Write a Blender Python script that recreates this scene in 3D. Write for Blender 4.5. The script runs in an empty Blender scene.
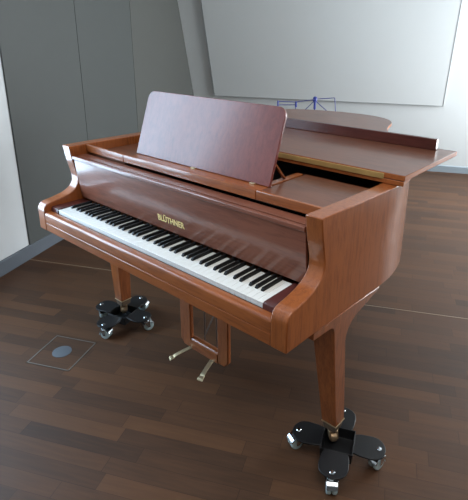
import bpy, bmesh, math, random
from mathutils import Vector, Matrix
random.seed(7)
C = bpy.context.scene.collection
PI = math.pi
ZF = 0.775                      # height of the key tops above the floor
TH = 0.43963                    # direction of the room against the keyboard
U = Vector((math.cos(TH), math.sin(TH), 0)); V = Vector((-math.sin(TH), math.cos(TH), 0))
def rm(u, v, h=0.0): return U*u + V*v + Vector((0, 0, h))

# ------------------------------------------------------------------ materials
def new_mat(name):
    m = bpy.data.materials.new(name); m.use_nodes = True
    nt = m.node_tree; b = nt.nodes['Principled BSDF']
    return m, nt, b
def lin(r, g, b):
    f = lambda c: (c/255/12.92) if c/255 <= .04045 else ((c/255+.055)/1.055)**2.4
    return (f(r), f(g), f(b), 1)
def plain(name, rgb, rough=.5, metal=0.0, coat=0.0, bump=0.0, spec=.5, vary=.06):
    m, nt, b = new_mat(name)
    n = nt.nodes.new('ShaderNodeTexNoise'); n.inputs['Scale'].default_value = 9; n.inputs['Detail'].default_value = 4
    tc = nt.nodes.new('ShaderNodeTexCoord'); nt.links.new(tc.outputs['Object'], n.inputs['Vector'])
    mx = nt.nodes.new('ShaderNodeMix'); mx.data_type = 'RGBA'
    c = lin(*rgb)
    mx.inputs[6].default_value = tuple(x*(1-vary) for x in c[:3])+(1,)
    mx.inputs[7].default_value = tuple(min(1, x*(1+vary)) for x in c[:3])+(1,)
    nt.links.new(n.outputs['Fac'], mx.inputs[0]); nt.links.new(mx.outputs[2], b.inputs['Base Color'])
    b.inputs['Roughness'].default_value = rough; b.inputs['Metallic'].default_value = metal
    b.inputs['Coat Weight'].default_value = coat; b.inputs['Coat Roughness'].default_value = .12
    b.inputs['Specular IOR Level'].default_value = spec
    if bump:
        n2 = nt.nodes.new('ShaderNodeTexNoise'); n2.inputs['Scale'].default_value = 180
        nt.links.new(tc.outputs['Object'], n2.inputs['Vector'])
        bp = nt.nodes.new('ShaderNodeBump'); bp.inputs['Strength'].default_value = bump; bp.inputs['Distance'].default_value = .002
        nt.links.new(n2.outputs['Fac'], bp.inputs['Height']); nt.links.new(bp.outputs['Normal'], b.inputs['Normal'])
    return m
def wood(name, dark, light, axis='x', rough=.4, coat=.85, scale=1.0, coat_rough=.13, spec=.25):
    m, nt, b = new_mat(name)
    tc = nt.nodes.new('ShaderNodeTexCoord'); mp = nt.nodes.new('ShaderNodeMapping')
    s = {'x': (5, 42, 42), 'y': (42, 5, 42), 'z': (42, 42, 5)}[axis]
    mp.inputs['Scale'].default_value = tuple(k*scale for k in s)
    nt.links.new(tc.outputs['Object'], mp.inputs['Vector'])
    n1 = nt.nodes.new('ShaderNodeTexNoise'); n1.inputs['Scale'].default_value = 1.6; n1.inputs['Detail'].default_value = 7; n1.inputs['Roughness'].default_value = .62; n1.inputs['Distortion'].default_value = .5
    nt.links.new(mp.outputs['Vector'], n1.inputs['Vector'])
    n2 = nt.nodes.new('ShaderNodeTexNoise'); n2.inputs['Scale'].default_value = 3.5; n2.inputs['Detail'].default_value = 2
    nt.links.new(tc.outputs['Object'], n2.inputs['Vector'])
    n3 = nt.nodes.new('ShaderNodeTexNoise'); n3.inputs['Scale'].default_value = 6.5; n3.inputs['Detail'].default_value = 3
    nt.links.new(mp.outputs['Vector'], n3.inputs['Vector'])
    ad = nt.nodes.new('ShaderNodeMath'); ad.operation = 'MULTIPLY_ADD'; ad.inputs[1].default_value = .5
    nt.links.new(n2.outputs['Fac'], ad.inputs[0]); nt.links.new(n1.outputs['Fac'], ad.inputs[2])
    ad2 = nt.nodes.new('ShaderNodeMath'); ad2.operation = 'MULTIPLY_ADD'; ad2.inputs[1].default_value = .3
    nt.links.new(n3.outputs['Fac'], ad2.inputs[0]); nt.links.new(ad.outputs[0], ad2.inputs[2])
    r = nt.nodes.new('ShaderNodeValToRGB')
    r.color_ramp.elements[0].position = .5; r.color_ramp.elements[1].position = 1.3
    r.color_ramp.elements[0].color = lin(*dark); r.color_ramp.elements[1].color = lin(*light)
    nt.links.new(ad2.outputs[0], r.inputs['Fac']); nt.links.new(r.outputs['Color'], b.inputs['Base Color'])
    b.inputs['Roughness'].default_value = rough; b.inputs['Specular IOR Level'].default_value = spec
    b.inputs['Coat Weight'].default_value = coat; b.inputs['Coat Roughness'].default_value = coat_rough
    bp = nt.nodes.new('ShaderNodeBump'); bp.inputs['Strength'].default_value = .08; bp.inputs['Distance'].default_value = .001
    nt.links.new(n1.outputs['Fac'], bp.inputs['Height']); nt.links.new(bp.outputs['Normal'], b.inputs['Normal'])
    return m
M = {}
CASE_D, CASE_L = (100, 49, 21), (156, 87, 43)
M['case_z'] = wood('mahogany_upright_grain', CASE_D, CASE_L, 'z')
M['case_x'] = wood('mahogany_cross_grain', CASE_D, CASE_L, 'x')
M['case_y'] = wood('mahogany_long_grain', CASE_D, CASE_L, 'y')
M['lid'] = wood('mahogany_lid_grain', (76, 44, 31), (112, 68, 48), 'x', rough=.36, coat=.4)
M['edge'] = wood('mahogany_edge_lit', (122, 62, 28), (168, 98, 52), 'y', rough=.5, coat=0)  # lid wood brightened for its sides, window light put into the colour
M['lip'] = wood('mahogany_lip_shaded', (58, 26, 22), (84, 42, 34), 'x', rough=.36, coat=.4)  # lip wood darkened, the dim reflection on its face is in the colour
M['desk'] = wood('mahogany_desk_grain', (80, 32, 28), (118, 54, 44), 'z', rough=.4, coat=.6, coat_rough=.22, spec=.25)
M['fall'] = wood('mahogany_fallboard_grain', (90, 50, 39), (130, 79, 61), 'x', rough=.34, coat=.7)
M['block'] = wood('dark_red_wood', (58, 24, 22), (84, 38, 34), 'y')
M['ivory'] = plain('white_key_plastic', (236, 238, 234), .25, vary=.02)
M['ebony'] = plain('black_key_satin', (10, 10, 11), .4, spec=.3)
M['brass'] = plain('brass', (214, 190, 136), .34, .9)
M['oldbrass'] = plain('aged_brass', (178, 150, 118), .4, .8)
M['pedal_brass'] = plain('pale_brass', (206, 190, 154), .36, .8)
M['socket'] = plain('dark_bronze_socket', (112, 92, 74), .5, .4)
M['ferrule'] = plain('pale_brass_edge', (222, 200, 160), .35, .8)
M['hinge'] = plain('dull_brass_hinge', (196, 164, 104), .5, .25, vary=.5)
M['gold'] = plain('gold_letter', (244, 218, 150), .4, .0)
M['steel'] = plain('steel', (150, 152, 155), .35, 1.0)
M['chrome'] = plain('chrome', (215, 222, 226), .14, 1.0)
M['wheel'] = plain('pale_grey_wheel', (182, 202, 202), .25, vary=.1)
M['blackpaint'] = plain('black_enamel', (14, 15, 18), .42, bump=.05)
M['inside'] = plain('dark_iron_plate', (34, 27, 22), .6)
M['felt'] = plain('black_felt', (12, 11, 12), .9)
M['spruce'] = plain('soundboard', (58, 42, 30), .6)
M['blue'] = plain('blue_enamel_wire', (44, 58, 140), .4)
M['white_wall'] = plain('white_wall_paint', (206, 212, 213), .75, vary=.012, bump=.04)
M['side_white'] = plain('white_side_wall_paint', (210, 216, 219), .7, vary=.012)
M['grey_panel'] = plain('dark_grey_panel', (75, 79, 78), .6, vary=.03)
M['grey_panel_pale'] = plain('grey_panel', (82, 84, 81), .6, vary=.03)
M['base_grey'] = plain('grey_baseboard', (94, 102, 111), .5, vary=.03)
M['base_pale'] = plain('pale_baseboard', (146, 159, 168), .5, vary=.03)
M['board'] = plain('whiteboard_enamel', (208, 214, 215), .32, vary=.01)
M['alu'] = plain('aluminium_edge', (150, 156, 160), .4, .6)
M['ceiling'] = plain('ceiling_paint', (230, 230, 228), .9, vary=.01)
M['window_frame'] = plain('window_frame_grey', (150, 152, 152), .5)
M['disc'] = plain('grey_blue_disc', (92, 98, 105), .45, .3)
M['box_metal'] = plain('floor_box_trim_metal', (122, 118, 112), .4, .7)
M['strip'] = plain('pale_floor_strip', (146, 128, 106), .45)
def glass_mat():
    m, nt, b = new_mat('window_glass')
    tr = nt.nodes.new('ShaderNodeBsdfTransparent'); gl = nt.nodes.new('ShaderNodeBsdfGlossy'); gl.inputs['Roughness'].default_value = .02
    mx = nt.nodes.new('ShaderNodeMixShader'); mx.inputs[0].default_value = .04
    nt.links.new(tr.outputs[0], mx.inputs[1]); nt.links.new(gl.outputs[0], mx.inputs[2])
    nt.links.new(mx.outputs[0], nt.nodes['Material Output'].inputs['Surface'])
    return m
M['glass'] = glass_mat()
def floor_mat(name='strip_parquet'):
    m, nt, b = new_mat(name)
    N = nt.nodes.new; L = nt.links.new
    def mth(op, a, bb=None, c=None):
        n = N('ShaderNodeMath'); n.operation = op
        for i, x in enumerate((a, bb, c)):
            if x is None: continue
            if isinstance(x, (int, float)): n.inputs[i].default_value = x
            else: L(x, n.inputs[i])
        return n.outputs[0]
    tc = N('ShaderNodeTexCoord'); mp = N('ShaderNodeMapping'); mp.vector_type = 'TEXTURE'
    mp.inputs['Rotation'].default_value = (0, 0, TH)
    geo = N('ShaderNodeNewGeometry'); L(geo.outputs['Position'], mp.inputs['Vector'])
    sx = N('ShaderNodeSeparateXYZ'); L(mp.outputs[0], sx.inputs[0])
    u, v = sx.outputs['X'], sx.outputs['Y']
    W, LEN = .0705, .52
    rv = mth('DIVIDE', mth('ADD', v, .19), W)
    row = mth('FLOOR', rv); fv = mth('FRACT', rv)
    wn = N('ShaderNodeTexWhiteNoise'); wn.noise_dimensions = '1D'; L(row, wn.inputs['W'])
    # row 0 keeps a board from u=-.575 to -.055, row -1 from -.435 to .045
    isr0 = mth('COMPARE', row, 0, .1); isr1 = mth('COMPARE', row, -1, .1)
    off = mth('MULTIPLY', wn.outputs['Value'], LEN)
    other = mth('SUBTRACT', 1, mth('ADD', isr0, isr1))
    off = mth('ADD', mth('MULTIPLY', off, other), mth('ADD', mth('MULTIPLY', isr0, .575), mth('MULTIPLY', isr1, .455)))
    ru = mth('DIVIDE', mth('ADD', u, off), LEN)
    idx = mth('FLOOR', ru); fu = mth('FRACT', ru)
    cv = N('ShaderNodeCombineXYZ'); L(row, cv.inputs[0]); L(idx, cv.inputs[1])
    w2 = N('ShaderNodeTexWhiteNoise'); w2.noise_dimensions = '2D'; L(cv.outputs[0], w2.inputs['Vector'])
    rnd = w2.outputs['Value']
    k0 = mth('MULTIPLY', isr0, mth('COMPARE', idx, 0, .1)); k1 = mth('MULTIPLY', isr1, mth('COMPARE', idx, 0, .1))
    rnd = mth('ADD', mth('MULTIPLY', rnd, mth('SUBTRACT', 1, mth('ADD', k0, k1))), mth('ADD', mth('MULTIPLY', k0, 1.02), mth('MULTIPLY', k1, -.1)))
    mg = N('ShaderNodeMapping'); mg.inputs['Scale'].default_value = (3.5, 45, 1); L(mp.outputs[0], mg.inputs['Vector'])
    ng = N('ShaderNodeTexNoise'); ng.inputs['Scale'].default_value = 1.5; ng.inputs['Detail'].default_value = 6; ng.inputs['Distortion'].default_value = .6
    off3 = N('ShaderNodeCombineXYZ'); L(mth('MULTIPLY', rnd, 37), off3.inputs[0]); L(mth('MULTIPLY', rnd, 11), off3.inputs[1])
    va = N('ShaderNodeVectorMath'); va.operation = 'ADD'; L(mg.outputs[0], va.inputs[0]); L(off3.outputs[0], va.inputs[1]); L(va.outputs[0], ng.inputs['Vector'])
    r = N('ShaderNodeValToRGB'); e = r.color_ramp.elements
    e[0].position = 0; e[0].color = lin(60, 43, 32); e[1].position = 1; e[1].color = lin(140, 92, 62)
    x = e.new(.35); x.color = lin(80, 55, 38); x = e.new(.7); x.color = lin(95, 65, 43)
    L(mth('ADD', mth('MULTIPLY', rnd, .42), mth('MULTIPLY', mth('SUBTRACT', ng.outputs['Fac'], .35), .55)), r.inputs['Fac'])
    edge = mth('MAXIMUM', mth('LESS_THAN', fv, .022), mth('LESS_THAN', fu, .004))
    mx = N('ShaderNodeMix'); mx.data_type = 'RGBA'; L(mth('MULTIPLY', edge, .55), mx.inputs[0]); L(r.outputs[0], mx.inputs[6]); mx.inputs[7].default_value = lin(28, 20, 16)
    L(mx.outputs[2], b.inputs['Base Color'])
    L(mth('ADD', .42, mth('MULTIPLY', ng.outputs['Fac'], .16)), b.inputs['Roughness'])
    b.inputs['Specular IOR Level'].default_value = .26
    bp = N('ShaderNodeBump'); bp.inputs['Strength'].default_value = .15; bp.inputs['Distance'].default_value = .001
    L(mth('SUBTRACT', mth('MULTIPLY', ng.outputs['Fac'], .4), edge), bp.inputs['Height']); L(bp.outputs['Normal'], b.inputs['Normal'])
    return m
M['dark_wall'] = plain('bounce_cutting_wall_tone', (92, 90, 88), .8)  # dark tone put on the unseen front wall to cut bounce light
M['floor'] = floor_mat()

# ------------------------------------------------------------------ mesh helpers (world coordinates, z counted from the key tops when dz=ZF)
def BM(): return bmesh.new()
def box(bm, x0, x1, y0, y1, z0, z1):
    vs = [bm.verts.new((x, y, z)) for x in (x0, x1) for y in (y0, y1) for z in (z0, z1)]
    for f in ((0, 1, 3, 2), (4, 6, 7, 5), (0, 4, 5, 1), (2, 3, 7, 6), (0, 2, 6, 4), (1, 5, 7, 3)):
        bm.faces.new([vs[i] for i in f])
def loft(bm, rings, closed=True, cap=True):
    R = [[bm.verts.new(p) for p in r] for r in rings]
    n = len(R[0])
    for a, b in zip(R, R[1:]):
        for i in range(n if closed else n-1):
            j = (i+1) % n
            bm.faces.new((a[i], a[j], b[j], b[i]))
    if cap:
        bm.faces.new(R[0][::-1]); bm.faces.new(R[-1])
def prism_x(bm, prof, x0, x1):      # prof: (y,z)
    loft(bm, [[(x0(p) if callable(x0) else x0, p[0], p[1]) for p in prof], [(x1(p) if callable(x1) else x1, p[0], p[1]) for p in prof]])
def prism_z(bm, poly, z0, z1):
    loft(bm, [[(p[0], p[1], z0) for p in poly], [(p[0], p[1], z1) for p in poly]])
def frame_at(d):
    d = d.normalized(); a = Vector((0, 0, 1)) if abs(d.z) < .9 else Vector((1, 0, 0))
    s = d.cross(a).normalized(); return s, s.cross(d).normalized()
def tube(bm, pts, r, n=10, rs=None):
    pts = [Vector(p) for p in pts]; rings = []
    for i, p in enumerate(pts):
        d = (pts[min(i+1, len(pts)-1)]-pts[max(i-1, 0)])
        s, t = frame_at(d); rr = rs[i] if rs else r
        rings.append([p+(s*math.cos(2*PI*k/n)+t*math.sin(2*PI*k/n))*rr for k in range(n)])
    loft(bm, rings)
def lathe(bm, prof, c, axis=Vector((0, 0, 1)), n=24):   # prof: (radius, height along axis)
    s, t = frame_at(axis); c = Vector(c); ax = axis.normalized()
    loft(bm, [[c+ax*h+(s*math.cos(2*PI*k/n)+t*math.sin(2*PI*k/n))*max(r, 1e-4) for k in range(n)] for r, h in prof])
def ribbon(bm, pts, widths, thick, side):                # flat strip following pts
    rings = []
    pts = [Vector(p) for p in pts]; side = Vector(side).normalized()
    for i, p in enumerate(pts):
        d = (pts[min(i+1, len(pts)-1)]-pts[max(i-1, 0)]).normalized(); nrm = side.cross(d).normalized()
        w = widths[i]/2
        rings.append([p-side*w-nrm*thick/2, p+side*w-nrm*thick/2, p+side*w+nrm*thick/2, p-side*w+nrm*thick/2])
    loft(bm, rings)
def crom(pts, n=6):
    out = []
    P = [Vector(p) for p in pts]
    for i in range(len(P)-1):
        a, b, c, d = P[max(i-1, 0)], P[i], P[i+1], P[min(i+2, len(P)-1)]
        for k in range(n):
            t = k/n
            out.append(.5*((2*b)+(c-a)*t+(2*a-5*b+4*c-d)*t*t+(3*b-a-3*c+d)*t**3))
    out.append(P[-1]); return out
def origin_of(o):
    v = Vector((0, 0, 0))
    while o is not None: v += o.location; o = o.parent
    return v
def obj(name, bm, mat, parent=None, dz=0.0, bevel=0.0, smooth=True, local=False, sharp=38, label=None):
    bmesh.ops.recalc_face_normals(bm, faces=bm.faces)
    if not local:
        base = origin_of(parent)
        bmesh.ops.translate(bm, verts=bm.verts, vec=Vector((0, 0, dz))-base)
        xs = [v.co for v in bm.verts]                    # the origin sits at the middle of the mesh's own base
        lo = [min(c[i] for c in xs) for i in range(3)]; hi = [max(c[i] for c in xs) for i in range(3)]
        org = Vector(((lo[0]+hi[0])/2, (lo[1]+hi[1])/2, lo[2]))
        bmesh.ops.translate(bm, verts=bm.verts, vec=-org)
    else: org = Vector((0, 0, 0))
    me = bpy.data.meshes.new(name); bm.to_mesh(me); bm.free()
    me.materials.append(mat)
    if smooth:
        me.polygons.foreach_set('use_smooth', [True]*len(me.polygons)); me.set_sharp_from_angle(angle=math.radians(sharp))
    o = bpy.data.objects.new(name, me); C.objects.link(o); o.location = org
    if parent: o.parent = parent
    if bevel:
        b = o.modifiers.new('bevel', 'BEVEL'); b.width = bevel; b.segments = 2; b.limit_method = 'ANGLE'; b.angle_limit = math.radians(40)
    if label: o['label'] = label
    return o
def thing(name, label, cat, loc, rotz=0.0, group=None):
    o = bpy.data.objects.new(name, None); C.objects.link(o); o.location = loc; o.rotation_euler = (0, 0, rotz)
    o['label'] = label; o['category'] = cat
    if group: o['group'] = group
    return o
def struct(o): o['kind'] = 'structure'; return o

# ------------------------------------------------------------------ the room
UL, VB, LEAN, CEIL = -1.538, 4.572, 0.34731, 3.05
VF, UR = -3.6, 3.3
SU = (V*-math.sin(LEAN) + Vector((0, 0, math.cos(LEAN))))          # up along the leaning wall
NB = (-V*math.cos(LEAN) - Vector((0, 0, math.sin(LEAN))))          # out of the leaning wall, towards the room
def lean(u, s, off=0.0): return U*u + V*VB + SU*s + NB*off
def slab(bm, o, a, b, n):            # parallelepiped
    vs = [o+a*i+b*j+n*k for i in (0, 1) for j in (0, 1) for k in (0, 1)]
    v = [bm.verts.new(p) for p in vs]
    for f in ((0, 1, 3, 2), (4, 6, 7, 5), (0, 4, 5, 1), (2, 3, 7, 6), (0, 2, 6, 4), (1, 5, 7, 3)):
        bm.faces.new([v[i] for i in f])
Zup = Vector((0, 0, 1))
bm = BM(); slab(bm, rm(UL-.3, VF-.3, -.12), U*(UR-UL+.6), V*(VB-VF+.6), Zup*.12); struct(obj('floor', bm, M['floor'], smooth=False))
bm = BM(); slab(bm, rm(UL-.3, VF-.3, CEIL), U*(UR-UL+.6), V*(VB-VF+.6), Zup*.12); struct(obj('ceiling', bm, M['ceiling'], smooth=False))
bm = BM(); slab(bm, lean(UL-.3, -.05), U*(UR-UL+.6), SU*3.4, -NB*.15); struct(obj('wall_back', bm, M['white_wall'], smooth=False))
bm = BM(); slab(bm, rm(UL-.3, VF-.15), U*(UR-UL+.6), V*.15, Zup*CEIL); struct(obj('wall_front', bm, M['dark_wall'], smooth=False))
def wall_with_opening(name, u, thick, v0, v1, w0, w1, h0, h1, mat):
    bm = BM(); n = U*thick
    slab(bm, rm(u, v0), V*(w0-v0), Zup*CEIL, n); slab(bm, rm(u, w1), V*(v1-w1), Zup*CEIL, n)
    slab(bm, rm(u, w0), V*(w1-w0), Zup*h0, n); slab(bm, rm(u, w0, h1), V*(w1-w0), Zup*(CEIL-h1), n)
    return struct(obj(name, bm, mat, smooth=False))
LW = (-.45, .62, .45, 2.6); RW = (2.1, 4.1, .3, 2.4)
wall_with_opening('wall_left', UL, -.2, VF, VB, LW[0], LW[1], LW[2], LW[3], M['side_white'])
wall_with_opening('wall_right', UR, .2, VF, VB, RW[0], RW[1], RW[2], RW[3], M['white_wall'])
def window(name, u, n, w):
    root = bpy.data.objects.new(name, None); C.objects.link(root); root.location = rm(u, (w[0]+w[1])/2, w[2]); root['kind'] = 'structure'
    bm = BM(); t = U*(.06*n)
    for a in range(4):
        vv = w[0]+(w[1]-w[0]-.06)*a/3
        slab(bm, rm(u, vv, w[2]), V*.06, Zup*(w[3]-w[2]), t)
    for h in (w[2], w[3]-.06): slab(bm, rm(u, w[0], h), V*(w[1]-w[0]), Zup*.06, t)
    obj('window_frame', bm, M['window_frame'], root, smooth=False)
    bm = BM(); slab(bm, rm(u+.025*n, w[0], w[2]), V*(w[1]-w[0]), Zup*(w[3]-w[2]), U*(.008*n)); obj('window_pane', bm, M['glass'], root, smooth=False)
window('window_1', UL-.08, -1, LW); window('window_2', UR+.08, 1, RW)
# dark cladding on the left wall
edges = (1.128, 1.940, 2.790, 4.60)
for i, k in enumerate(('grey_panel', 'grey_panel', 'grey_panel_pale')):
    bm = BM()
    a, b = edges[i]+.003, edges[i+1]-.003
    slab(bm, rm(UL, a, .1), V*(b-a), Zup*(CEIL-.1), U*.012)
    struct(obj('trim_%d' % (i+1), bm, M[k], smooth=False))
bm = BM(); slab(bm, rm(UL, VF), V*(VB-VF), Zup*.1, U*.022); struct(obj('baseboard_left', bm, M['base_grey'], bevel=.003))
bm = BM(); slab(bm, lean(UL, 0), U*(UR-UL), SU*.098, NB*.016); struct(obj('baseboard_back', bm, M['base_pale'], bevel=.003))
# thin pale joint strip in the floor
bm = BM(); p0, p1 = rm(UL+.022, 1.094), rm(UR, 1.175); d = (p1-p0); nn = Vector((-d.y, d.x, 0)).normalized()
slab(bm, p0, d, nn*.005, Zup*.0012); struct(obj('trim_4', bm, M['strip'], smooth=False))

# whiteboard on the leaning wall
wb = thing('whiteboard', 'large white presentation board mounted on the leaning pale wall behind the piano', 'whiteboard', lean((-1.231+1.488)/2, .9))
bm = BM(); slab(bm, lean(-1.227, .909, .004), U*2.711, SU*1.95, NB*.03); obj('board_surface', bm, M['board'], wb, smooth=False)
bm = BM()
for a, b_, c in ((lean(-1.231, .905, .002), U*2.719, SU*.006), (lean(-1.231, 2.857, .002), U*2.719, SU*.006),
                 (lean(-1.231, .905, .002), U*.006, SU*1.955), (lean(1.482, .905, .002), U*.006, SU*1.955)):
    slab(bm, a, b_, c, NB*.034)
obj('board_frame', bm, M['alu'], wb, smooth=False)

# floor box
fb = thing('floor_socket_box', 'square floor socket hatch with a round grey disc, flush in the wooden floor', 'floor hatch', rm(-.62, .243))
bm = BM(); u0, u1, v0, v1, t = -.74, -.5, .123, .357, .006
for a, b_, c in ((rm(u0, v0), U*(u1-u0), V*t), (rm(u0, v1-t), U*(u1-u0), V*t), (rm(u0, v0), U*t, V*(v1-v0)), (rm(u1-t, v0), U*t, V*(v1-v0))):
    slab(bm, a, b_, c, Zup*.0025)
obj('hatch_frame', bm, M['box_metal'], fb, smooth=False)
bm = BM(); slab(bm, rm(u0+t, v0+t), U*(u1-u0-2*t), V*(v1-v0-2*t), Zup*.0012); obj('hatch_cover', bm, M['floor'], fb, smooth=False)
bm = BM(); lathe(bm, [(.047, .0), (.047, .002), (.043, .0028)], rm(-.625, .243, .0012)); obj('round_cap', bm, M['disc'], fb)

# ------------------------------------------------------------------ the grand piano
gp = thing('grand_piano', 'brown mahogany grand piano with open keyboard and folded lid on black dollies', 'piano', (0, .85, 0))
def flare(y): return .733 + max(0, y-.12)*.05 if y < .68 else .761
SP = [(.118, .270), (.128, .205), (.1415, .145), (.1465, .115), (.1435, .088), (.125, .0625), (.09, .0435), (.04, .031), (.005, .0255)]
prof = [(p.x, p.y) for p in crom([(a, b, 0) for a, b in SP], 5)]
prof += [(-.012, .0225), (-.024, .0165), (-.0325, .007), (-.0365, -.004), (-.0372, -.02), (-.0372, -.108), (.3, -.108), (.3, .270)]
outer = [(.733, -.0372)]
right = [(flare(.3), .3), (flare(.45), .45), (.7535, .55), (.750, .62), (.735, .71), (.705, .81), (.655, .92), (.59, 1.04), (.51, 1.15), (.415, 1.265), (.33, 1.37), (.255, 1.49), (.205, 1.62), (.170, 1.73), (.10, 1.825), (-.01, 1.885), (-.14, 1.90), (-.30, 1.885), (-.46, 1.835), (-.59, 1.75), (-.68, 1.64), (-.725, 1.50), (-.733, 1.36), (-.733, 1.0), (-.733, .7), (-.733, .3)]
rc = [Vector((p.x, p.y)) for p in crom([(a, b, 0) for a, b in right], 5)]
def offset(poly, d):
    out = []
    for i, p in enumerate(poly):
        a = poly[max(i-1, 0)]; b = poly[min(i+1, len(poly)-1)]
        t = (b-a).normalized(); out.append(p+Vector((t.y, -t.x))*d)
    return out
ri = offset(rc, -.060)
ri[0] = Vector((rc[0].x-.0605, .3)); ri[-1] = Vector((-.6725, .3))
bm = BM()
prism_x(bm, prof, lambda p: flare(p[0])-.0605, lambda p: flare(p[0]))
prism_x(bm, prof, -.733, -.6725)
loft(bm, [[(o.x, o.y, -.108), (o.x, o.y, .270), (i.x, i.y, .270), (i.x, i.y, -.108)] for o, i in zip(rc, ri)])
bmesh.ops.remove_doubles(bm, verts=bm.verts, dist=.0006)
seen = {}
for f in list(bm.faces):             # drop the two joint faces inside the case
    k = tuple(sorted(v.index for v in f.verts)) if False else None
inner = [f for f in bm.faces if len(f.verts) <= 4 and all(abs(v.co.y-.3) < 1e-3 for v in f.verts)]
bmesh.ops.delete(bm, geom=inner, context='FACES_ONLY')
obj('rim', bm, M['case_z'], gp, ZF, bevel=.0035)
bm = BM(); box(bm, -.672, .672, -.0362, .36, -.107, -.0672); obj('key_bed', bm, M['case_x'], gp, ZF, bevel=.002)
bm = BM(); prism_x(bm, [(-.0035, -.0642), (-.0035, -.0185), (-.004, -.018), (-.026, -.018), (-.031, -.0195), (-.0345, -.0235), (-.0357, -.029), (-.0357, -.0642)], -.672, .672)
obj('key_slip', bm, M['case_x'], gp, ZF, bevel=.001)
for s in (-1, 1):
    bm = BM(); pr = [(-.003, -.064), (-.003, -.006), (-.0005, .001), (.005, .004), (.158, .004), (.158, -.064)]
    prism_x(bm, pr, s*.6135, s*.672); obj('key_block', bm, M['block'], gp, ZF, bevel=.001)
# keys
KW = 1.222/52
def white_mesh():
    bm = BM(); w = KW-.0011
    prism_x(bm, [(.0015, -.02), (.0015, -.004), (0, -.0035), (0, -.0008), (.001, 0), (.1545, 0), (.1545, -.02)], -w/2, w/2); return bm
def black_mesh():
    bm = BM(); a, b = .0056, .0046
    loft(bm, [[(-a, .051, .0002), (a, .051, .0002), (a, .1545, .0002), (-a, .1545, .0002)],
              [(-a, .0512, .0025), (a, .0512, .0025), (a, .1545, .0025), (-a, .1545, .0025)],
              [(-b, .0565, .0108), (b, .0565, .0108), (b, .1545, .0112), (-b, .1545, .0112)],
              [(-b*.7, .0585, .0118), (b*.7, .0585, .0118), (b*.7, .1545, .0122), (-b*.7, .1545, .0122)]]); return bm
wk = bk = None
for i in range(52):
    x = -.611+KW*(i+.5)
    if wk is None: wk = obj('white_key', white_mesh(), M['ivory'], gp, local=True, bevel=.0006); o = wk
    else: o = wk.copy(); C.objects.link(o)
    o.parent = gp; o.location = Vector((x, 0, ZF))-gp.location
for i in range(51):
    k = i % 7
    if k in (1, 4): continue
    dx = {0: .0020, 2: -.0022, 3: .0022, 5: -.0026, 6: 0}[k]
    x = -.611+KW*(i+1)+dx
    if bk is None: bk = obj('black_key', black_mesh(), M['ebony'], gp, local=True, bevel=.0006); o = bk
    else: o = bk.copy(); C.objects.link(o)
    o.parent = gp; o.location = Vector((x, 0, ZF))-gp.location
# fallboard with its lettering
bm = BM(); prism_x(bm, [(.157, .0135), (.149, .06), (.142, .12), (.137, .17), (.1345, .204), (.130, .2065), (.1265, .209), (.1262, .2205), (.1285, .2235), (.142, .2235), (.143, .219), (.168, .0135)], -.6665, .6665)
fall = obj('fallboard', bm, M['fall'], gp, ZF, bevel=.0008)
cu = bpy.data.curves.new('lettering', 'FONT'); cu.body = 'BL\u00dcTHNER'; cu.size = .0285; cu.align_x = 'CENTER'; cu.extrude = .0006; cu.offset = .0006; cu.space_character = 1.02
to = bpy.data.objects.new('lettering_source', cu); C.objects.link(to)
bpy.context.view_layer.update()
tm = bpy.data.meshes.new_from_object(to.evaluated_get(bpy.context.evaluated_depsgraph_get()))
C.objects.unlink(to); bpy.data.objects.remove(to)
xs = [v.co.x for v in tm.vertices]; wid = max(xs)-min(xs); mid = (max(xs)+min(xs))/2; sc = .160/wid
bm = BM(); bm.from_mesh(tm)
bmesh.ops.transform(bm, matrix=Matrix.Diagonal((sc, sc*1.15, sc, 1)) @ Matrix.Translation((-mid, 0, 0)), verts=bm.verts)
bmesh.ops.transform(bm, matrix=Matrix.Translation((.012, .1487, .0530)) @ Matrix.Rotation(math.radians(90+7.6), 4, 'X'), verts=bm.verts)
obj('lettering', bm, M['gold'], fall, ZF, smooth=False, label='gold lettering with the maker name')
# shelf boards behind the fallboard
bm = BM(); box(bm, -.671, .671, .1535, .203, .203, .2222); obj('fallboard_rear_board', bm, M['fall'], gp, ZF, bevel=.001)
bm = BM(); box(bm, -.671, .671, .17, .215, .01, .2); obj('action_rail', bm, M['felt'], gp, ZF)
XL, XR = -.368, .406
for x0, x1 in ((-.6715, XL-.001), (XL+.001, XR-.001), (XR+.001, .676)):
    bm = BM(); box(bm, x0, x1, .204, .218, .2325, .2665); obj('shelf_ledge', bm, M['case_x'], gp, ZF, bevel=.002)
bm = BM(); box(bm, -.6715, XL-.012, .219, .525, .212, .2275); obj('shelf_tray', bm, M['lid'], gp, ZF, bevel=.002)
bm = BM(); prism_z(bm, [(XR-.012, .219), (.678, .219), (.690, .525), (XR-.012, .525)], .240, .2555); obj('shelf_tray', bm, M['lid'], gp, ZF, bevel=.002)
desk_a, desk_b = Vector((.012, .286, .2575)), Vector((.006, .382, .533))
ax = (desk_b-desk_a); ax.x = 0; H = ax.length; ax.normalize(); nrm = Vector((0, ax.z, -ax.y))  # pointing back
bm = BM(); box(bm, XL+.002, XR-.014, .219, .315, .240, .2555)
for x in (XL+.02, XR-.055): box(bm, x, x+.03, .315, .525, .240, .2545)
rail = obj('desk_rail', bm, M['case_x'], gp, ZF, bevel=.002)
def desk_pt(x, t, o): return Vector((x, 0, 0))+Vector((0, desk_a.y, desk_a.z))+ax*t+nrm*o
hw, r = .3915, .038
poly = [(-hw, 0), (hw, 0)]
for k in range(7): a = PI/2*k/6; poly.append((hw-r+r*math.cos(a), H-r+r*math.sin(a)))
for k in range(7): a = PI/2+PI/2*k/6; poly.append((-hw+r+r*math.cos(a), H-r+r*math.sin(a)))
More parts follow.
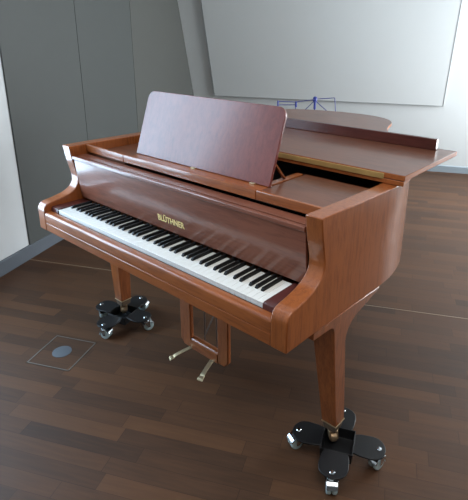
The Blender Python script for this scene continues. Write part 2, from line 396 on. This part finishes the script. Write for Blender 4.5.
bm = BM(); loft(bm, [[desk_pt(.0085+x, t, o) for x, t in poly] for o in (0, .011)])
desk = obj('music_desk', bm, M['desk'], gp, ZF, bevel=.002)
for x in (.005, .325):
    bm = BM(); c = desk_pt(x, .004, -.003); box(bm, x-.012, x+.012, c.y-.008, c.y+.004, .2557, .2605); obj('page_clip', bm, M['pedal_brass'], desk, ZF, bevel=.001)
for x in (-.3, .372):
    bm = BM(); a = desk_pt(x, .10, .014); b_ = Vector((x-.002, .415, .2575)); ribbon(bm, [a, b_], [.012, .012], .006, (1, 0, 0)); obj('prop_stick', bm, M['case_z'], desk, ZF)
# lid
def lit_edges(o):  # side faces take the wood coloured brighter, as if lit from the window
    o.data.materials.append(M['edge'])
    for p in o.data.polygons:
        if abs(p.normal.z) < .5: p.material_index = 1
lo = [p if p.x > -.74 else Vector((-.740, p.y)) for p in offset(rc, .017)]
lid_poly = [p for p in lo if p.y > .60]
lid_poly = [Vector((.777, .575))]+lid_poly+[Vector((-.735, .60)), Vector((-.715, .575))]
bm = BM(); prism_z(bm, [(p.x, p.y) for p in lid_poly], .2712, .2895); lid = obj('main_lid', bm, M['lid'], gp, ZF, bevel=.0025); lit_edges(lid)
bm = BM(); box(bm, -.70, .700, .5715, .576, .287, .3075); obj('piano_hinge', bm, M['hinge'], lid, ZF, bevel=.001)
bm = BM(); prism_z(bm, [(-.736, .600), (-.715, .577), (.779, .577), (.781, 1.113), (-.736, 1.113)], .2905, .311); flap = obj('front_lid_flap', bm, M['lid'], gp, ZF, bevel=.0025); lit_edges(flap)
bm = BM(); box(bm, -.72, .706, 1.056, 1.078, .3115, .361); obj('flap_lip', bm, M['lip'], flap, ZF, bevel=.002)
# inside of the case
ins = [p for p in offset(rc, -.0605)]
ip = [(.69, .24)]+[(p.x, p.y) for p in ins if p.y > .32]+[(-.672, .24)]
bm = BM(); prism_z(bm, ip, -.03, -.012); obj('soundboard', bm, M['spruce'], gp, ZF)
ip2 = [(x*.985, .40 if y < .3 else y-.012) for x, y in ip]
bm = BM(); prism_z(bm, ip2, .12, .14); obj('iron_plate', bm, M['inside'], gp, ZF)
# legs
def smooth_leg(s, yt):
    bm = BM()
    X = lambda y, z: (.7345 + max(0, y-.12)*.05*max(0, min(1, (z+.16)/.05))) - max(0, -.18-z)*.0235
    outline = [(.105, -.1085), (.105, -.137), (.195, -.1425), (.214, -.147), (.2265, -.157), (yt-.004, -.175), (yt, -.20)]
    front = [(yt+(.318-yt)*t, -.20+(-.6435+.20)*t) for t in (0, .25, .5, .75, 1)]
    back = [(.381-(.381-yt-.0845)*t, -.6435+(-.25+.6435)*t) for t in (0, .25, .5, .75, 1)]
    top = [(yt+.0875, -.228), (yt+.0965, -.207), (yt+.1145, -.189), ((.385+yt+.1475)/2, -.174), (.43, -.161), (.475, -.146), (.50, -.135), (.515, -.124), (.517, -.1085)]
    pts = outline+front[1:]+back+top
    th = lambda z: .092 - max(0, -.18-z)*.0625
    loft(bm, [[(s*X(y, z), y, z) for y, z in pts], [(s*(X(y, z)-th(z)), y, z) for y, z in pts]])
    return bm
def caster(parent, c, zt, ang):
    bm = BM(); d = Vector((math.cos(ang), math.sin(ang), 0)); n = Vector((-d.y, d.x, 0)); w = Vector((c[0], c[1], zt-.0495))+d*.017
    lathe(bm, [(.016, -.004), (.016, .006), (.010, .012), (.010, .018)], (c[0], c[1], zt-.026), n=14)
    for k in (-1, 1):
        ribbon(bm, [Vector((c[0], c[1], zt-.022))+n*k*.0155+d*.003, w+n*k*.0155+d*.003-Zup*.004], [.032, .022], .005, d)
    slab(bm, Vector((c[0], c[1], zt-.031))-d*.014-n*.018, d*.036, n*.036, Zup*.008)
    o = obj('brass_caster', bm, M['oldbrass'], parent, ZF, bevel=.0015)
    bm = BM(); lathe(bm, [(.012, -.012), (.0180, -.0115), (.0195, -.007), (.0195, .007), (.0180, .0115), (.012, .012)], w, n, 18); obj('wheel', bm, M['oldbrass'], o, ZF)
for s, ang, yt in ((-1, -.6, .30), (1, -.75, .2375)):
    lg = obj('leg', smooth_leg(s, yt), M['case_z'], gp, ZF, bevel=.0025)
    x1 = .7345-(.6435-.18)*.0235; x0 = x1-(.092-(.6435-.18)*.0625)
    bm = BM(); g = .0012; xa, xb = sorted((s*(x0-g), s*(x1+g))); box(bm, xa, xb, .318-g, .381+g, -.6475, -.6432); obj('leg_ferrule', bm, M['ferrule'], lg, ZF)
    bm = BM(); xm = s*(x0+x1)/2; loft(bm, [[(xm+a*.0295, .3495+b_*.0295, -.6475) for a, b_ in ((-1, -1), (1, -1), (1, 1), (-1, 1))], [(xm+a*.026, .3495+b_*.026, -.680) for a, b_ in ((-1, -1), (1, -1), (1, 1), (-1, 1))]])
    obj('caster_socket', bm, M['socket'], lg, ZF, bevel=.003)
    caster(lg, (xm, .3495), -.662, ang)
bm = BM(); cx, cy = -.25, 1.50
loft(bm, [[(cx+a*w, cy+b_*w, z) for a, b_ in ((-1, -1), (1, -1), (1, 1), (-1, 1))] for w, z in ((.075, -.109), (.075, -.15), (.046, -.19), (.031, -.6435))])
lg = obj('leg', bm, M['case_z'], gp, ZF, bevel=.0025)
bm = BM(); loft(bm, [[(cx+a*.027, cy+b_*.027, -.644) for a, b_ in ((-1, -1), (1, -1), (1, 1), (-1, 1))], [(cx+a*.019, cy+b_*.019, -.676) for a, b_ in ((-1, -1), (1, -1), (1, 1), (-1, 1))]]); obj('caster_socket', bm, M['oldbrass'], lg, ZF)
caster(lg, (cx, cy), -.662, .3)
bm = BM(); box(bm, -.672, .672, .36, .46, -.107, -.03)
for x in (-.4, 0, .3): tube(bm, [(x, .42, -.07), (-.25+(x*.3), 1.45, -.07)], .03, 8)
obj('under_beam', bm, M['case_y'], gp, ZF)
# pedal lyre
ly = bpy.data.objects.new('pedal_lyre', None); C.objects.link(ly); ly.parent = gp; ly.location = Vector((.02, .33, ZF-.66))-gp.location
YA, YB = .300, .322
for x0, x1, k in ((-.143, -.070, 1), (.107, .173, -1)):
    o_, i_ = (x0, x1) if k == 1 else (x1, x0)
    bm = BM(); sh = [(o_, -.1075), (o_, -.628), (o_+k*.022, -.653), (i_, -.653), (i_, -.1075)]
    loft(bm, [[(x, y, z) for x, z in sh] for y in (YA, YB)]); obj('lyre_post', bm, M['case_z'], ly, ZF, bevel=.005)
bm = BM(); arc = [(YB+.01, -.657), (YA+.001, -.657), (YA-.001, -.650)]
for k in range(9): a = PI*1.02-PI*.75*k/8; arc.append((YA+.019+.021*math.cos(a), -.618+.021*math.sin(a)))
arc += [(YB+.01, -.604)]
prism_x(bm, arc, -.0695, .1065); obj('lyre_crossbar', bm, M['case_x'], ly, ZF, bevel=.001)
bm = BM(); box(bm, -.16, .20, .29, .36, -.122, -.1072); obj('lyre_top_block', bm, M['case_x'], ly, ZF, bevel=.003)
for a, b_ in (((-.02, .345, -.61), (-.02, .345, -.122)), ((.06, .345, -.61), (.06, .345, -.122)), ((-.03, .35, -.60), (.05, .62, -.08))):
    bm = BM(); tube(bm, [a, b_], .0035, 8); obj('lyre_rod', bm, M['steel'], ly, ZF)
for root, tip in (((-.079, .315, -.660), (-.129, .220, -.692)), ((.058, .315, -.667), (.084, .213, -.694))):
    a, b_ = Vector(root), Vector(tip); m = (a+b_)/2+Vector((0, 0, .003))
    d = (b_-a); d.z = 0; d.normalize(); side = Vector((d.y, -d.x, 0))
    pts = crom([a, a.lerp(b_, .35)+Vector((0, 0, .002)), a.lerp(b_, .75), b_-d*.014-Zup*.0005, b_-Zup*.003, b_+d*.006-Zup*.010], 4)
    ws = [.021+.010*max(0, (i/len(pts)-.35))/.5 if i/len(pts) < .85 else .032-.012*((i/len(pts)-.85)/.15) for i in range(len(pts))]
    bm = BM(); ribbon(bm, pts, ws, .0038, side); obj('pedal', bm, M['pedal_brass'], gp, ZF, bevel=.0015)

# ------------------------------------------------------------------ the dollies
def make_dolly(label, c, ang, spin, group=None):
    root = thing('piano_dolly', label, 'dolly', (c[0], c[1], 0), ang)
    zt = ZF-.70
    for k in range(4):
        R = Matrix.Rotation(k*PI/2, 4, 'Z')
        # leaf shaped arm, drooping slightly towards its rounded end
        sh = [(.058, -.044), (.085, -.052), (.125, -.055)]
        for j in range(9): a = -PI/2+PI*j/8; sh.append((.132+.047*math.cos(a), .054*math.sin(a)))
        sh += [(.125, .055), (.085, .052), (.058, .044)]
        bm = BM(); loft(bm, [[(x, y, zt+z-.0) for x, y in sh] for z in (-.007, 0)])
        bmesh.ops.transform(bm, matrix=R, verts=bm.verts); obj('arm_plate', bm, M['blackpaint'], root, local=True, bevel=.0015)
    bm = BM()
    loft(bm, [[(a*w, b_*w, z) for a, b_ in ((-1, -1), (1, -1), (1, 1), (-1, 1))] for w, z in ((.0585, zt+.0015), (.0620, zt+.001), (.0585, zt-.0445), (.050, zt-.047))], cap=False)
    loft(bm, [[(a*w, b_*w, z) for a, b_ in ((-1, -1), (1, -1), (1, 1), (-1, 1))] for w, z in ((.0585, zt+.0015), (.0545, zt-.0420), (.046, zt-.0430))], cap=False)
    box(bm, -.050, .050, -.050, .050, zt-.047, zt-.0428)
    bmesh.ops.remove_doubles(bm, verts=bm.verts, dist=.0002)
    obj('centre_cup', bm, M['blackpaint'], root, local=True, bevel=.001)
    for k in range(4):
        p = Matrix.Rotation(k*PI/2, 4, 'Z') @ Vector((.155, 0, 0))
        w = spin[k]-ang; d = Vector((math.cos(w), math.sin(w), 0)); n = Vector((-d.y, d.x, 0))
        ca = bpy.data.objects.new('caster', None); C.objects.link(ca); ca.parent = root; ca.location = p
        RW_ = .0262; ctr = d*.013+Zup*RW_
        bm = BM()
        rings = []                                       # chrome hood wrapped over the two wheels
        for j in range(11):
            a = PI*1.05-(PI*.92)*j/10; nrm2 = d*math.cos(a)+Zup*math.sin(a); q = ctr+nrm2*.0295
            rings.append([q-n*.0215, q+n*.0215, q+n*.019+nrm2*.004, q-n*.019+nrm2*.004])
        loft(bm, rings)
        lathe(bm, [(.017, .054), (.0195, .058), (.0195, zt-.0072)], (0, 0, 0), n=18)
        for kk in (-1, 1): ribbon(bm, [ctr+n*kk*.0228+Zup*.030-d*.010, ctr+n*kk*.0228-Zup*.003], [.030, .014], .0022, d)
        obj('caster_fork', bm, M['chrome'], ca, local=True)
        for kk in (-1, 1):
            bm = BM(); lathe(bm, [(.004, -.0095), (.012, -.0098), (.0225, -.0088), (RW_, -.005), (RW_, .005), (.0225, .0088), (.012, .0098), (.004, .0095)], ctr+n*kk*.0108, n, 22); obj('caster_wheel', bm, M['wheel'], ca, local=True)
        bm = BM(); lathe(bm, [(.0095, 0), (.0095, .0022), (.007, .0045), (.001, .005)], (0, 0, zt), n=14); obj('rivet', bm, M['chrome'], ca, local=True)
    return root
a = math.radians
make_dolly('black four-armed caster dolly under the right front leg, nearest the viewer', (.7335, .3265), a(23.2), [a(-100), a(160), a(245), a(-55)])
make_dolly('black four-armed caster dolly under the left front leg, near the floor hatch', (-.6585, .3195), a(14.7), [a(70), a(25), a(-20), a(25)])
make_dolly('black four-armed caster dolly under the rear leg, hidden behind the piano body', (-.25, 1.50), a(40), [a(10), a(100), a(200), a(280)])

# ------------------------------------------------------------------ the music stand
fw = Vector((-.637, .771, 0)); rt = Vector((.771, .637, 0)); sc_ = Vector((-.742, 2.292, 0))
ms = thing('music_stand', 'blue wire folding music stand behind the piano tail, before the leaning wall', 'music stand', sc_, 0)
def sp(r, z, f=0): return sc_+rt*r+fw*f+Zup*z
bm = BM(); tube(bm, [sp(0, .12), sp(0, .60)], .010, 12); tube(bm, [sp(0, .56), sp(0, 1.07)], .0075, 12); obj('shaft', bm, M['blue'], ms)
for k in range(3):
    an = .5+k*2*PI/3; dd = Vector((math.cos(an), math.sin(an), 0))
    bm = BM(); tube(bm, [sc_+Zup*.42+dd*.012, sc_+Zup*.16+dd*.16, sc_+Zup*.008+dd*.30], .006, 8); obj('tripod_leg', bm, M['blue'], ms)
    bm = BM(); tube(bm, [sc_+Zup*.13+dd*.01, sc_+Zup*.16+dd*.155], .004, 8); obj('tripod_strut', bm, M['blue'], ms)
bm = BM(); lathe(bm, [(.006, -.02), (.017, -.015), (.017, .015), (.008, .022)], sp(0, 1.075), Zup, 14); obj('clamp_knob', bm, M['blue'], ms)
bars = [((0, 1.072), (-.155, 1.050)), ((0, 1.075), (.161, 1.087)), ((.161, 1.087), (.178, .90)), ((0, 1.065), (-.14, .93)), ((0, 1.065), (.165, .93)), ((-.155, 1.05), (-.155, .93)),
        ((-.155, 1.05), (-.30, 1.053)), ((-.30, 1.053), (-.30, .93)), ((-.155, 1.028), (-.30, 1.025)), ((-.30, .93), (.178, .90)), ((0, 1.06), (0, .86))]
bm = BM()
for (r0, z0), (r1, z1) in bars: tube(bm, [sp(r0, z0, (z0-1)*.2), sp(r1, z1, (z1-1)*.2)], .0032, 8)
tube(bm, [sp(0, 1.07), sp(0, 1.0)], .011, 10); tube(bm, [sp(-.152, 1.055, .01), sp(-.152, 1.01, 0)], .009, 8); tube(bm, [sp(-.30, 1.06, .01), sp(-.30, 1.02, 0)], .006, 8)
obj('desk_frame', bm, M['blue'], ms)

# ------------------------------------------------------------------ daylight through the windows, and an added overhead fill
def area(name, c, look, sx, sy, power, col):
    l = bpy.data.lights.new(name, 'AREA'); l.shape = 'RECTANGLE'; l.size = sx; l.size_y = sy; l.energy = power; l.color = col
    o = bpy.data.objects.new(name, l); C.objects.link(o); o.location = c
    o.rotation_euler = look.to_track_quat('-Z', 'Y').to_euler(); return o
area('daylight_left', rm(UL-.35, (LW[0]+LW[1])/2, (LW[2]+LW[3])/2), U, LW[1]-LW[0]+.1, LW[3]-LW[2]+.1, 104, (.56, .78, 1))
area('daylight_right', rm(UR+.35, (RW[0]+RW[1])/2, (RW[2]+RW[3])/2), -U, RW[1]-RW[0]+.1, RW[3]-RW[2]+.1, 300, (.93, .97, 1))
area('overhead_fill', rm(1.2, -1.2, CEIL-.03), Vector((0, 0, -1)), 1.8, 1.8, 42, (1, .95, .9))  # unseen fill light added overhead to brighten the rim
w = bpy.data.worlds.new('sky'); bpy.context.scene.world = w; w.use_nodes = True
bg = w.node_tree.nodes['Background']; bg.inputs[0].default_value = (.75, .86, 1, 1); bg.inputs[1].default_value = .8

# ------------------------------------------------------------------ camera
f, cx, cy = 475.042, 260.674, 195.650
yaw, pitch, roll = .69109, -.32043, .01501
F = Vector((-math.sin(yaw)*math.cos(pitch), math.cos(yaw)*math.cos(pitch), math.sin(pitch)))
Rv = Vector((math.cos(yaw), math.sin(yaw), 0)); Uv = Rv.cross(F)
r2 = Rv*math.cos(roll)+Uv*math.sin(roll); u2 = -Rv*math.sin(roll)+Uv*math.cos(roll)
cam = bpy.data.cameras.new('camera'); co = bpy.data.objects.new('camera', cam); C.objects.link(co)
mw = Matrix((r2, u2, -F)).transposed().to_4x4(); mw.translation = Vector((1.41338, -.98669, .76551+ZF)); co.matrix_world = mw
cam.sensor_fit = 'HORIZONTAL'; cam.sensor_width = 36; cam.lens = f/468*36
cam.shift_x = (234-cx)/468; cam.shift_y = (cy-250)/468
cam.clip_start = .05
sc = bpy.context.scene; sc.camera = co
sc.view_settings.view_transform = 'Standard'; sc.view_settings.look = 'None'; sc.view_settings.gamma = 1; sc.view_settings.exposure = .14
sc.view_settings.use_curve_mapping = False
sc.cycles.use_denoising = True
sc.cycles.max_bounces = 10
